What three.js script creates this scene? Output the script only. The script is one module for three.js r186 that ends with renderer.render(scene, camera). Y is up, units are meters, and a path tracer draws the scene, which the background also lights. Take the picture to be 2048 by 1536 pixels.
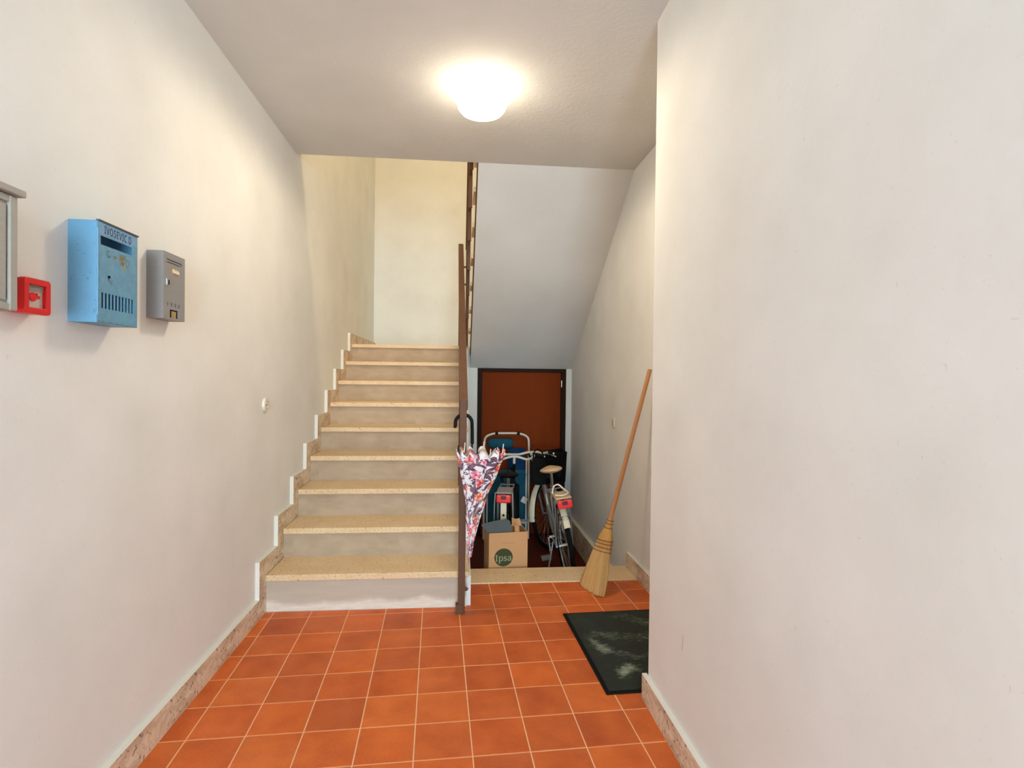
import * as THREE from 'three';
import { RoundedBoxGeometry } from 'three/addons/geometries/RoundedBoxGeometry.js';
import { mergeGeometries } from 'three/addons/utils/BufferGeometryUtils.js';
import { RectAreaLightUniformsLib } from 'three/addons/lights/RectAreaLightUniformsLib.js';

// ------------------------------------------------------------------ camera, sky, light, exposure
const scene = new THREE.Scene();
const D2R = Math.PI / 180;
const camera = new THREE.PerspectiveCamera(2 * Math.atan(768 / 1116.15) / D2R, 2048 / 1536, 0.05, 60);
camera.position.set(0.98106, 1.29068, 2.85023);
camera.rotation.set(-0.61607503 * D2R, -5.3655247 * D2R, 0.67424684 * D2R, 'YXZ');
scene.background = new THREE.Color(0.62, 0.72, 0.85);
RectAreaLightUniformsLib.init();
const renderer = new THREE.WebGLRenderer({ antialias: true });
renderer.toneMapping = THREE.LinearToneMapping;
renderer.toneMappingExposure = 1.0;
renderer.shadowMap.enabled = true;

const DAY = { color: new THREE.Color(0.63, 0.855, 1.0), power: 31, x0: 0.58, x1: 1.70, y0: 0.12, y1: 2.6, z: 7.35 };
const daylight = new THREE.RectAreaLight(DAY.color, DAY.power, DAY.x1 - DAY.x0, DAY.y1 - DAY.y0);   // daylight of the frosted entrance glazing behind the camera
daylight.name = 'entrance_daylight';
daylight.position.set((DAY.x0 + DAY.x1) / 2, (DAY.y0 + DAY.y1) / 2, DAY.z - 0.03);
scene.add(daylight);
const LAMP_COLOR = [new THREE.Color(1.0, 0.82, 0.58), new THREE.Color(1.0, 0.78, 0.48)];
const LAMP_POWER = [[0.45, 3.0], [1.2, 20]];     // candela: inside the bowl, and thrown down below it     
const LAMP_GLOW = 2.6;

// ------------------------------------------------------------------ random and noise
function rng(seed) { let a = seed >>> 0; return () => { a = (a + 0x6d2b79f5) | 0; let t = Math.imul(a ^ (a >>> 15), 1 | a); t = (t + Math.imul(t ^ (t >>> 7), 61 | t)) ^ t; return ((t ^ (t >>> 14)) >>> 0) / 4294967296; }; }
function tileNoise(seed) {                      // periodic value noise: n(x, y, period)
  const r = rng(seed), tab = Array.from({ length: 4096 }, r);
  const at = (x, y, p) => tab[((((x % p) + p) % p) * 61 + (((y % p) + p) % p) * 113 + p * 7) & 4095];
  return (x, y, p) => {
    const xi = Math.floor(x), yi = Math.floor(y); let u = x - xi, v = y - yi; u = u * u * (3 - 2 * u); v = v * v * (3 - 2 * v);
    const a = at(xi, yi, p), b = at(xi + 1, yi, p), c = at(xi, yi + 1, p), d = at(xi + 1, yi + 1, p);
    return a + (b - a) * u + (c - a) * v + (a - b - c + d) * u * v;
  };
}
function fbm(n, u, v, p, oct) { let s = 0, a = 0.5, t = 0; for (let i = 0; i < oct; i++) { s += a * n(u * p, v * p, p); t += a; a *= 0.5; p *= 2; } return s / t; }
function dataTex(size, f, srgb, h = size) {
  const d = new Uint8Array(size * h * 4);
  for (let y = 0; y < h; y++) for (let x = 0; x < size; x++) {
    const c = f(x / size, y / h), i = (y * size + x) * 4;
    for (let k = 0; k < 3; k++) d[i + k] = Math.max(0, Math.min(255, c[k]));
    d[i + 3] = 255;
  }
  const t = new THREE.DataTexture(d, size, h);
  t.wrapS = t.wrapT = THREE.RepeatWrapping; t.magFilter = THREE.LinearFilter; t.minFilter = THREE.LinearMipmapLinearFilter; t.generateMipmaps = true;
  if (srgb) t.colorSpace = THREE.SRGBColorSpace;
  t.needsUpdate = true; return t;
}
function canvasTex(w, h, draw) {
  const c = document.createElement('canvas'); c.width = w; c.height = h; draw(c.getContext('2d'), w, h);
  const t = new THREE.CanvasTexture(c); t.colorSpace = THREE.SRGBColorSpace; t.wrapS = t.wrapT = THREE.RepeatWrapping; return t;
}
const rep = (t, x, y = x) => { const c = t.clone(); c.repeat.set(x, y); c.needsUpdate = true; return c; };
const mixc = (a, b, t) => a.map((v, i) => v + (b[i] - v) * t);
const clamp01 = (x) => Math.max(0, Math.min(1, x));
const sstep = (a, b, x) => { const t = clamp01((x - a) / (b - a)); return t * t * (3 - 2 * t); };

// ------------------------------------------------------------------ textures
const N1 = tileNoise(11), N2 = tileNoise(23), N3 = tileNoise(37), N4 = tileNoise(51);
const plasterBump = dataTex(512, (u, v) => { const h = 150 * fbm(N1, u, v, 40, 3) + 70 * fbm(N2, u, v, 8, 2) + 18; return [h, h, h]; });
const plasterTint = dataTex(512, (u, v) => { const f = fbm(N3, u, v, 5, 4) - 0.5, s = N4(u * 128, v * 128, 128) > 0.985 ? -14 : 0; return [250 + f * 14 + s, 249 + f * 14 + s, 247 + f * 16 + s].map((x) => Math.min(255, x)); }, true);
const clayTex = dataTex(512, (u, v) => {
  const f = fbm(N1, u, v, 4, 5), g = fbm(N2, u, v, 7, 3), w = sstep(0.5, 0.72, fbm(N3, u, v, 3, 3));
  let c = mixc([232, 134, 62], [198, 100, 36], f);
  c = mixc(c, [206, 112, 62], 0.5 * w); const k = (g - 0.5) * 26 + (N4(u * 200, v * 200, 200) - 0.5) * 12;
  return c.map((x) => x + k);
}, true);
const clayRough = dataTex(256, (u, v) => { const r = 95 + 70 * fbm(N2, u, v, 6, 4); return [r, r, r]; });
const travertine = dataTex(512, (u, v) => {
  const vein = fbm(N1, u, v * 2.0, 4, 5), fine = fbm(N2, u, v, 24, 3), pit = fbm(N3, u, v, 34, 2), pat = fbm(N4, u, v, 6, 3);
  let c = mixc([236, 222, 200], [206, 182, 156], sstep(0.35, 0.7, vein)); c = mixc(c, [216, 184, 146], 0.45 * sstep(0.45, 0.65, fine));
  c = mixc(c, [112, 100, 86], 0.75 * sstep(0.64, 0.78, pit) * sstep(0.42, 0.6, pat)); return c;
}, true);
const terrazzo = dataTex(512, (u, v) => {
  const a = N1(u * 120, v * 120, 120), b = N2(u * 100, v * 100, 100), c0 = fbm(N3, u, v, 6, 4);
  let c = mixc([234, 206, 166], [220, 186, 140], c0);
  if (a > 0.72) c = mixc(c, [240, 218, 182], 0.7 * sstep(0.72, 0.8, a)); if (b > 0.8) c = mixc(c, [150, 112, 74], 0.65 * sstep(0.8, 0.92, b));
  return c;
}, true);
const riserTex = dataTex(512, (u, v) => { const f = fbm(N1, u, v, 6, 5), g = fbm(N2, u * 0.5, v * 2, 10, 3), s = N4(u * 100, v * 100, 100) > 0.97 ? 22 : 0; return mixc([192, 170, 144], [174, 152, 128], f).map((x) => x + (g - 0.5) * 18 + s); }, true);
const limeRiserTex = dataTex(1024, (u, v) => {            // first riser: whitish lime splashed along the floor edge
  const f = fbm(N1, u, v, 6, 5), edge = 0.22 + 0.34 * fbm(N2, u, 0.3, 9, 4), lime = sstep(edge, edge - 0.22, v) * (0.5 + 0.5 * fbm(N3, u, v, 20, 3));
  let c = mixc([202, 186, 166], [186, 170, 152], f); c = mixc(c, [232, 222, 208], clamp01(lime * 1.1)); const s = N4(u * 160, v * 40, 160) > 0.965 ? 26 : 0;
  return c.map((x) => x + s);
}, true, 256);
const steelNoise = dataTex(256, (u, v) => { const f = fbm(N1, u, v, 8, 4); const x = 232 + 22 * (f - 0.5); return [x, x, x]; }, true);
const woodTex = dataTex(256, (u, v) => { const g = fbm(N1, u * 8, v * 0.5, 4, 4), h = fbm(N2, u, v, 4, 3); return mixc([136, 66, 34], [112, 52, 26], 0.5 * g + 0.5 * h); }, true);
const broomWood = dataTex(256, (u, v) => { const g = N1(u * 64, v * 4, 64), h = N2(u * 8, v * 8, 8); return mixc([214, 158, 106], [186, 126, 78], 0.6 * g + 0.4 * h); }, true);
const strawTex = dataTex(256, (u, v) => { const g = N1(u * 128, v * 6, 128), h = N2(u * 16, v * 8, 16); return mixc([226, 180, 108], [176, 124, 60], 0.7 * g + 0.3 * h); }, true);
const cardTex = dataTex(256, (u, v) => { const g = N1(u * 4, v * 128, 128), h = fbm(N2, u, v, 5, 4); return mixc([206, 158, 112], [184, 136, 92], 0.3 * g + 0.7 * h); }, true);
const clothTex = dataTex(256, (u, v) => { const g = ((Math.floor(u * 128) + Math.floor(v * 128)) & 1) * 16, h = fbm(N2, u, v, 6, 4); const x = 205 + g + 34 * (h - 0.5); return [x, x, x]; }, true);
const bluePaint = dataTex(512, (u, v) => {
  const f = fbm(N1, u, v, 5, 4), chip = sstep(0.74, 0.8, fbm(N2, u, v, 30, 4)); let c = mixc([114, 172, 208], [104, 160, 196], f);
  return mixc(c, [74, 108, 128], 0.6 * chip);
}, true);

// ------------------------------------------------------------------ materials
const std = (o) => new THREE.MeshStandardMaterial(o);
const dull = (o) => new THREE.MeshPhysicalMaterial({ specularIntensity: 0.35, ...o });
const M = {
  wall: std({ color: 0xeff0ee, roughness: 0.92, map: rep(plasterTint, 0.9), bumpMap: rep(plasterBump, 1.6), bumpScale: 0.0007 }),
  ceil: std({ color: 0xe1e2e0, roughness: 0.95, map: rep(plasterTint, 0.7), bumpMap: rep(plasterBump, 1.8), bumpScale: 0.0013 }),
  scuff: std({ color: 0xa39f98, roughness: 0.9 }),
  white: std({ color: 0xe6e1d6, roughness: 0.7 }),
  grout: std({ color: 0xf0b88c, roughness: 0.95, bumpMap: rep(plasterBump, 6), bumpScale: 0.0006 }),
  stone: std({ color: 0xffffff, roughness: 0.55, map: rep(travertine, 2.6), bumpMap: rep(plasterBump, 8), bumpScale: 0.0004 }),
  tread: std({ color: 0xffffff, roughness: 0.45, map: rep(terrazzo, 2.2) }),
  riser: std({ color: 0xffffff, roughness: 0.8, map: rep(riserTex, 1.6) }),
  lime: std({ color: 0xffffff, roughness: 0.85, map: limeRiserTex }),
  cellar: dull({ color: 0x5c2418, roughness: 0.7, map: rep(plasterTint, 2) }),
  door: dull({ color: 0xffdc48, roughness: 0.75, map: rep(woodTex, 1, 0.5) }),
  doorFrame: dull({ color: 0x2e1a10, roughness: 0.7, map: rep(steelNoise, 3) }),
  railBrown: dull({ color: 0x72503c, roughness: 0.55, map: rep(steelNoise, 4) }),
  darkEdge: std({ color: 0x5a5650, roughness: 0.6, metalness: 0.4 }),
  opal: std({ color: 0xfff8ec, roughness: 0.4, emissive: new THREE.Color(1, 0.93, 0.78), emissiveIntensity: LAMP_GLOW }),
  blueSide: std({ color: 0xffffff, roughness: 0.5, map: rep(bluePaint, 4) }),
  greyMetal: std({ color: 0xa4a3a3, roughness: 0.5, metalness: 0.15, map: rep(steelNoise, 6) }),
  cabinet: std({ color: 0xb4b2a8, roughness: 0.6, map: rep(steelNoise, 3) }),
  dark: dull({ color: 0x0b0c0e, roughness: 0.9 }),
  brass: std({ color: 0xd8bd84, roughness: 0.35, metalness: 0.7 }),
  chrome: std({ color: 0xd4d4d2, roughness: 0.25, metalness: 0.9 }),
  redPlastic: std({ color: 0xe01820, roughness: 0.4 }),
  redLens: new THREE.MeshPhysicalMaterial({ color: 0xf03a3c, roughness: 0.25, clearcoat: 0.6 }),
  darkRed: std({ color: 0x5e0d10, roughness: 0.4 }),
  pale: std({ color: 0xccc4ba, roughness: 0.45 }),
  plate: std({ color: 0xe8e0d2, roughness: 0.5 }),
  broomWood: std({ color: 0xffffff, roughness: 0.55, map: rep(broomWood, 8, 1) }),
  straw: std({ color: 0xffffff, roughness: 0.85, map: rep(strawTex, 3, 2) }),
  straw2: std({ color: 0xd9b070, roughness: 0.9 }),
  twine: std({ color: 0x7c3a26, roughness: 0.8 }),
  card: std({ color: 0xffffff, roughness: 0.85, map: rep(cardTex, 3) }),
  greyCard: std({ color: 0x59646a, roughness: 0.7, map: rep(clothTex, 4) }),
  teal: dull({ color: 0x286880, roughness: 0.85, map: rep(clothTex, 6) }),
  navy: dull({ color: 0x174878, roughness: 0.85, map: rep(clothTex, 6) }),
  bikeSilver: std({ color: 0xaeb4b6, roughness: 0.32, metalness: 0.55 }),
  bikeBlack: dull({ color: 0x101112, roughness: 0.55 }),
  rubber: dull({ color: 0x0f0f0f, roughness: 0.9 }),
  cream: std({ color: 0xe6dcc0, roughness: 0.5 }),
  tan: std({ color: 0xd9b58a, roughness: 0.6 }),
  wicker: dull({ color: 0x0a0a0a, roughness: 0.85 }),
  leather: dull({ color: 0x09090a, roughness: 0.8 }),
};
for (const m of Object.values(M)) m.side = THREE.FrontSide;
M.sheet = M.card.clone(); M.sheet.side = THREE.DoubleSide;

// ------------------------------------------------------------------ helpers
const taken = new Map();
function numbered(name) { const k = taken.get(name) ?? 0; taken.set(name, k + 1); return k ? `${name}_${String(k).padStart(3, '0')}` : name; }
function boxUV(g) {                              // uv in metres by the dominant axis of each face
  g = g.index ? g.toNonIndexed() : g; const p = g.attributes.position, uv = new Float32Array(p.count * 2), a = new THREE.Vector3(), b = new THREE.Vector3(), c = new THREE.Vector3(), n = new THREE.Vector3();
  for (let i = 0; i < p.count; i += 3) {
    a.fromBufferAttribute(p, i); b.fromBufferAttribute(p, i + 1); c.fromBufferAttribute(p, i + 2); n.copy(b).sub(a).cross(c.clone().sub(a)); n.set(Math.abs(n.x), Math.abs(n.y), Math.abs(n.z));
    [a, b, c].forEach((q, k) => { const j = (i + k) * 2; if (n.x >= n.y && n.x >= n.z) { uv[j] = q.z; uv[j + 1] = q.y; } else if (n.y >= n.z) { uv[j] = q.x; uv[j + 1] = q.z; } else { uv[j] = q.x; uv[j + 1] = q.y; } });
  }
  g.setAttribute('uv', new THREE.BufferAttribute(uv, 2)); return g;
}
function clean(g) { g = g.index ? g.toNonIndexed() : g.clone(); for (const k of Object.keys(g.attributes)) if (!['position', 'normal', 'uv'].includes(k)) g.deleteAttribute(k); g.clearGroups(); return g; }
function merged(list) { list = Array.isArray(list) ? list : [list]; return list.length === 1 ? list[0] : mergeGeometries(list.map(clean), false); }
function box(x0, x1, y0, y1, z0, z1, r = 0) {
  const w = x1 - x0, h = y1 - y0, d = z1 - z0;
  const g = r ? new RoundedBoxGeometry(w, h, d, 2, Math.min(r, w / 2.01, h / 2.01, d / 2.01)) : new THREE.BoxGeometry(w, h, d);
  g.translate((x0 + x1) / 2, (y0 + y1) / 2, (z0 + z1) / 2); return g;
}
const V = (x, y, z) => new THREE.Vector3(x, y, z);
function rod(a, b, r, r2 = r, n = 12) {
  a = V(...a); b = V(...b); const d = b.clone().sub(a), g = new THREE.CylinderGeometry(r2, r, d.length(), n, 1);
  g.applyQuaternion(new THREE.Quaternion().setFromUnitVectors(V(0, 1, 0), d.clone().normalize())); g.translate(...a.add(b).multiplyScalar(0.5).toArray()); return g;
}
function pipe(pts, r, seg = 40, n = 10, tension = 0.4) {
  const c = new THREE.CatmullRomCurve3(pts.map((p) => V(...p)), false, 'catmullrom', tension), t = new THREE.TubeGeometry(c, seg, r, n);
  const e = [pts[0], pts[pts.length - 1]].map((p) => new THREE.SphereGeometry(r, n, 6).translate(...p));
  return merged([t, ...e]);
}
function obj(name, geos, mat, parent, label, kind) {
  let g = merged(geos);
  const m = new THREE.Mesh(g, mat); m.name = parent ? name : numbered(name); m.castShadow = m.receiveShadow = true;
  if (parent) { const k = parent.userData._n ??= {}; k[name] = (k[name] ?? -1) + 1; if (k[name]) m.name = `${name}_${String(k[name]).padStart(3, '0')}`; }
  if (label) m.userData.label = label; if (kind) m.userData.kind = kind;
  (parent ?? scene).add(m); return m;
}
function thing(name, label, category, [x, y, z] = [0, 0, 0], turn = 0, group, kind) {
  const o = new THREE.Group(); o.name = numbered(name); o.position.set(x, y, z); o.rotation.y = turn; o.userData = { label, category };
  if (group) o.userData.group = group; if (kind) o.userData.kind = kind; scene.add(o); return o;
}
function struct(name, geos, mat, label, category = 'wall') { const m = obj(name, geos, mat); Object.assign(m.userData, { label, category, kind: 'structure' }); return m; }
function prismX(zy, x0, x1) {                   // polygon of (z, y), extruded from x0 to x1
  const s = new THREE.Shape(zy.map(([z, y]) => new THREE.Vector2(-z, y))), g = new THREE.ExtrudeGeometry(s, { depth: x1 - x0, bevelEnabled: false });
  g.rotateY(Math.PI / 2); g.translate(x0, 0, 0); return g;          // shape x = -z, depth = x
}

// ------------------------------------------------------------------ plan of the place (metres)
const XL = -0.078, XR = 1.75, XA = 2.15, ZE = 0.67, ZF = -4.154, ZR = 7.4, CH = 2.715, UP = 3.0, TOP = 5.72, ZC = -0.87, CF = -0.35, ZB = -2.92;
const SY = (k) => 0.203 + 0.1748 * (k - 1), SZ = (k) => -0.277 - 0.2975 * (k - 1);    // nosing of lower step k
const YL = SY(9);

struct('wall_left', boxUV(box(XL - 0.18, XL, -0.5, TOP, ZF - 0.2, ZR + 0.2)), M.wall, 'long white plastered left wall carrying the mailboxes and the stair skirting');
struct('wall_far', boxUV(box(XL, XA, 1.39, TOP, ZF - 0.2, ZF)), M.wall, 'cream lit wall at the back of the stair landing');
struct('wall_alcove', boxUV(box(XA, XA + 0.2, -0.5, TOP, ZF - 0.2, ZR + 0.2)), M.wall, 'white wall behind the leaning broom and bicycles');
struct('wall_right', boxUV(box(XR, XA, 0, CH + 0.02, ZE, ZR + 0.2, 0.01)), M.wall, 'large blank white wall filling the right side');
struct('wall_storage', [boxUV(box(1.056, 1.165, CF, 1.39, ZB - 0.15, ZB)), boxUV(box(2.09, XA, CF, 1.39, ZB - 0.15, ZB)), boxUV(box(1.165, 2.09, CF, 1.39, ZB - 0.2, ZB - 0.1))], M.wall, 'narrow white wall strips either side of the brown cellar door');
struct('wall_rear', [boxUV(box(XL, DAY.x0, 0, CH, ZR, ZR + 0.2)), boxUV(box(DAY.x1, XR, 0, CH, ZR, ZR + 0.2)), boxUV(box(DAY.x0, DAY.x1, DAY.y1, CH, ZR, ZR + 0.2)), boxUV(box(DAY.x0, DAY.x1, 0, DAY.y0, ZR, ZR + 0.2)), boxUV(box(XL, XA, UP, TOP, ZR, ZR + 0.2))], M.wall, 'white end wall around the glazed entrance');
struct('ceiling', boxUV(box(XL, XA, CH, UP, ZC, ZR + 0.2)), M.ceil, 'flat white textured hall ceiling with the lit lamp', 'ceiling');
struct('ceiling_upper', boxUV(box(XL - 0.18, XA + 0.2, TOP, TOP + 0.2, ZF - 0.2, ZR + 0.2)), M.ceil, 'white ceiling over the stairwell one floor up', 'ceiling');
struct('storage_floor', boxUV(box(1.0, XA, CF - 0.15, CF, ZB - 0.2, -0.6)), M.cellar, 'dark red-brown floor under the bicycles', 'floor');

{ const sc = (parent, pts, w, n) => obj('scuff_mark', rod(pts[0], pts[1], w, w * 0.5, 6), M.scuff, scene.getObjectByName(parent));
  sc('wall_right', [[XR - 0.0002, 0.365, 1.015], [XR - 0.0002, 0.42, 1.018]], 0.0014); sc('wall_left', [[XL + 0.0002, 0.272, 1.33], [XL + 0.0002, 0.20, 1.315]], 0.0022); sc('wall_left', [[XL + 0.0002, 0.352, 1.60], [XL + 0.0002, 0.338, 1.64]], 0.002); }
{ // entrance glazing behind the camera
  const w = thing('window_1', 'frosted entrance glazing with white frame letting in daylight', 'window', [0, 0, ZR], 0, null, 'structure');
  obj('frame', [box(DAY.x0, DAY.x0 + 0.05, DAY.y0, DAY.y1, -0.03, 0.1), box(DAY.x1 - 0.05, DAY.x1, DAY.y0, DAY.y1, -0.03, 0.1), box(DAY.x0, DAY.x1, DAY.y1 - 0.05, DAY.y1, -0.03, 0.1), box(DAY.x0, DAY.x1, DAY.y0, DAY.y0 + 0.05, -0.03, 0.1)], M.white, w);
  obj('lit_window_pane', box(DAY.x0, DAY.x1, DAY.y0, DAY.y1, 0.0, 0.02), std({ color: 0xdfe6ea, roughness: 0.6, emissive: DAY.color, emissiveIntensity: 1.2 }), w);
}

// ------------------------------------------------------------------ tiled floor
{
  const TH = 2.3 * D2R, P = 0.2, J = 0.0045, cs = Math.cos(TH), sn = Math.sin(TH);
  const fl = thing('floor', 'terracotta square tiles with pale grout across the hall', 'floor', [0, 0, 0], TH, null, 'structure');
  const toW = (x, z) => [x * cs + z * sn, -x * sn + z * cs], toT = (x, z) => [x * cs - z * sn, x * sn + z * cs];
  const bed = (x0, x1, z0, z1) => { const s = [[x0, z0], [x1, z0], [x1, z1], [x0, z1]].map(([x, z]) => toT(x, z)); const g = new THREE.ExtrudeGeometry(new THREE.Shape(s.map(([x, z]) => new THREE.Vector2(x, -z))), { depth: 0.15, bevelEnabled: false }); g.rotateX(-Math.PI / 2); g.translate(0, -0.1512, 0); return boxUV(g); };
  obj('grout_bed', [bed(XL, 1.05, -0.29, ZR + 0.2), bed(1.05, XR, -0.632, ZR + 0.2), bed(XR, XA, -0.632, ZE)], M.grout, fl);
  const clip = (poly, nx, nz, d) => {             // keep nx*x + nz*z <= d
    const out = []; for (let i = 0; i < poly.length; i++) { const a = poly[i], b = poly[(i + 1) % poly.length], fa = nx * a[0] + nz * a[1] - d, fb = nx * b[0] + nz * b[1] - d; if (fa <= 0) out.push(a); if (fa * fb < 0) { const t = fa / (fa - fb); out.push([a[0] + (b[0] - a[0]) * t, a[1] + (b[1] - a[1]) * t]); } } return out;
  };
  const r = rng(5);
  const tones = [0xf6dcc6, 0xffe6cc, 0xf0d0b8, 0xffdeb8, 0xf8d5b4, 0xe9c8b2, 0xffe2c0].map((c) => std({ color: c, roughness: 1.0, map: clayTex, roughnessMap: clayRough, bumpMap: rep(plasterBump, 3), bumpScale: 0.0003 }));
  const tileGeo = (poly, ou, ov) => {             // chamfered prism, uv in metres
    const n = poly.length, cx = poly.reduce((s, p) => s + p[0], 0) / n, cz = poly.reduce((s, p) => s + p[1], 0) / n, pos = [], uv = [];
    const ins = poly.map(([x, z]) => { const dx = x - cx, dz = z - cz, l = Math.hypot(dx, dz), k = Math.max(0, 1 - 0.0026 / l); return [cx + dx * k, cz + dz * k]; });
    const push = (...vs) => vs.forEach(([x, y, z]) => { pos.push(x - cx, y, z - cz); uv.push(x * 1.7 + ou, z * 1.7 + ov); });
    for (let i = 0; i < n; i++) {
      const j = (i + 1) % n, a = ins[i], b = ins[j], A = poly[i], B = poly[j], up = 0, md = -0.0012, lo = -0.008;
      if (i > 0 && i < n - 1) push([ins[0][0], up, ins[0][1]], [a[0], up, a[1]], [b[0], up, b[1]]);
      push([a[0], up, a[1]], [A[0], md, A[1]], [B[0], md, B[1]], [a[0], up, a[1]], [B[0], md, B[1]], [b[0], up, b[1]]);
      push([A[0], md, A[1]], [A[0], lo, A[1]], [B[0], lo, B[1]], [A[0], md, A[1]], [B[0], lo, B[1]], [B[0], md, B[1]]);
    }
    const g = new THREE.BufferGeometry(); g.setAttribute('position', new THREE.Float32BufferAttribute(pos, 3)); g.setAttribute('uv', new THREE.Float32BufferAttribute(uv, 2)); g.computeVertexNormals(); return [g, cx, cz];
  };
  const rest = tones.map(() => []);
  for (let row = -5; row < 39; row++) for (let c = -3; c < 13; c++) {
    let poly = [[c, row], [c, row + 1], [c + 1, row + 1], [c + 1, row]].map(([a, b], i) => [a * P + (i < 2 ? J / 2 : -J / 2), b * P + (i === 0 || i === 3 ? J / 2 : -J / 2)]);   // counter-clockwise seen from above
    poly = poly.map(([x, z]) => toW(x, z));
    const mx = poly.reduce((s, p) => s + p[0], 0) / 4, mz = poly.reduce((s, p) => s + p[1], 0) / 4;
    poly = clip(poly, -1, 0, -XL - 0.002); poly = clip(poly, 1, 0, mz < ZE ? XA - 0.002 : XR - 0.002); poly = clip(poly, 0, -1, mx < 0.96 ? 0.285 : 0.629); poly = clip(poly, 0, 1, ZR - 0.002);
    const tone = Math.floor(r() * tones.length), ou = r(), ov = r(), rot = r();
    if (poly.length < 3) continue;
    let ar = 0; for (let i = 0; i < poly.length; i++) { const a = poly[i], b = poly[(i + 1) % poly.length]; ar += a[0] * b[1] - a[1] * b[0]; }
    if (Math.abs(ar) < 0.0006) continue;
    const [g, cx, cz] = tileGeo(poly.map(([x, z]) => toT(x, z)), ou, ov);
    const lift = (rot - 0.5) * 0.0006;
    if (mz > 1.55) { rest[tone].push(g.translate(cx, lift, cz)); continue; }
    const m = obj('floor_tile', g, tones[tone], fl); m.position.set(cx, lift, cz);
  }
  rest.forEach((l, i) => { if (l.length) obj('floor_tile_field', l, tones[i], fl, null, 'stuff'); });
}

// ------------------------------------------------------------------ skirting on walls
const stripe = (g) => { const m = [M.stone, M.stone, M.white, M.stone, M.white, M.stone]; g = g.index ? g : g; g.clearGroups(); for (let i = 0; i < 6; i++) g.addGroup(i * 6, 6, i); return [g, m]; };
function slab(name, parent, x0, x1, y0, y1, z0, z1) {     // stone slab whose top and near end are painted over
  const g = boxUV(box(x0, x1, y0, y1, z0, z1)); const [gg, mats] = stripe(g);
  const m = new THREE.Mesh(gg, mats); const k = parent.userData._n ??= {}; k[name] = (k[name] ?? -1) + 1; m.name = k[name] ? `${name}_${String(k[name]).padStart(3, '0')}` : name; m.castShadow = m.receiveShadow = true; parent.add(m); return m;
}
{
  const bl = thing('baseboard_left', 'veined travertine skirting along the foot of the left wall', 'skirting', [0, 0, 0], 0, null, 'structure');
  const cuts = [-0.187, 0.62, 1.38, 2.2, 3.1, 4.1, 5.1, 6.2, ZR]; for (let i = 0; i < cuts.length - 1; i++) slab('skirting_slab', bl, XL, -0.056, 0, 0.104, cuts[i] + 0.0008, cuts[i + 1] - 0.0008);
  const br = thing('baseboard_right', 'travertine skirting at the foot of the blank right wall', 'skirting', [0, 0, 0], 0, null, 'structure');
  const cr = [ZE - 0.012, 1.9, 2.9, 3.9, 5.1, 6.2, ZR]; for (let i = 0; i < cr.length - 1; i++) slab('skirting_slab', br, 1.730, XR, 0, 0.1, cr[i] + 0.0008, cr[i + 1] - 0.0008);
  const ba = thing('baseboard_alcove', 'short brown stone skirting behind the broom head', 'skirting', [0, 0, 0], 0, null, 'structure');
  slab('skirting_slab', ba, 2.129, XA, 0.006, 0.108, -0.875, -0.632); slab('skirting_slab', ba, 2.129, XA, 0, 0.108, -0.629, 0.0); slab('skirting_slab', ba, 2.129, XA, 0, 0.108, 0.002, ZE);
  const bs = thing('baseboard_storage', 'greyish stone skirting beside the rear bicycle wheel', 'skirting', [0, 0, 0], 0, null, 'structure');
  slab('skirting_slab', bs, 2.115, XA, CF, -0.13, ZB, -1.22);
}

// ------------------------------------------------------------------ lower staircase
{
  const st = thing('staircase', 'straight stone staircase with beige treads and grey risers', 'staircase', [0, 0, 0], 0, null, 'structure');
  const zy = [[SZ(1) - 0.03, 0]];
  for (let k = 1; k <= 9; k++) { zy.push([SZ(k) - 0.03, SY(k) - 0.034]); if (k < 9) zy.push([SZ(k + 1) - 0.03, SY(k) - 0.034]); }
  zy.push([ZB, SY(9) - 0.034], [ZB, CF], [-0.64, CF], [-0.64, 0]);
  obj('stair_body', boxUV(prismX(zy, XL, 1.056)), M.wall, st);
  for (let k = 1; k <= 9; k++) {
    const back = k < 9 ? SZ(k + 1) - 0.031 : SZ(9) - 0.4;
    obj('tread', boxUV(box(-0.056, 1.046, SY(k) - 0.034, SY(k), back, SZ(k), 0.004)), M.tread, st);
    const y0 = k > 1 ? SY(k - 1) : 0, g = box(-0.056, 1.032, y0, SY(k) - 0.034, SZ(k) - 0.032, SZ(k) - 0.016);
    obj('riser', k === 1 ? g : boxUV(g).translate(0, 0, 0), k === 1 ? M.lime : M.riser, st);
    const zf = SZ(k) + 0.092, zn = k < 9 ? SZ(k + 1) - 0.032 : ZF;
    slab('skirting_slab', st, XL, -0.056, k > 1 ? SY(k - 1) + 0.1 : 0, SY(k) + 0.1, SZ(k) - 0.031, zf);
    slab('skirting_slab', st, XL, -0.056, SY(k), SY(k) + 0.1, zn + 0.001, SZ(k) - 0.032);
  }
  obj('landing', boxUV(box(XL, XA, 1.39, YL - 0.002, ZF, ZB)), M.ceil, st);
}
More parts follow.
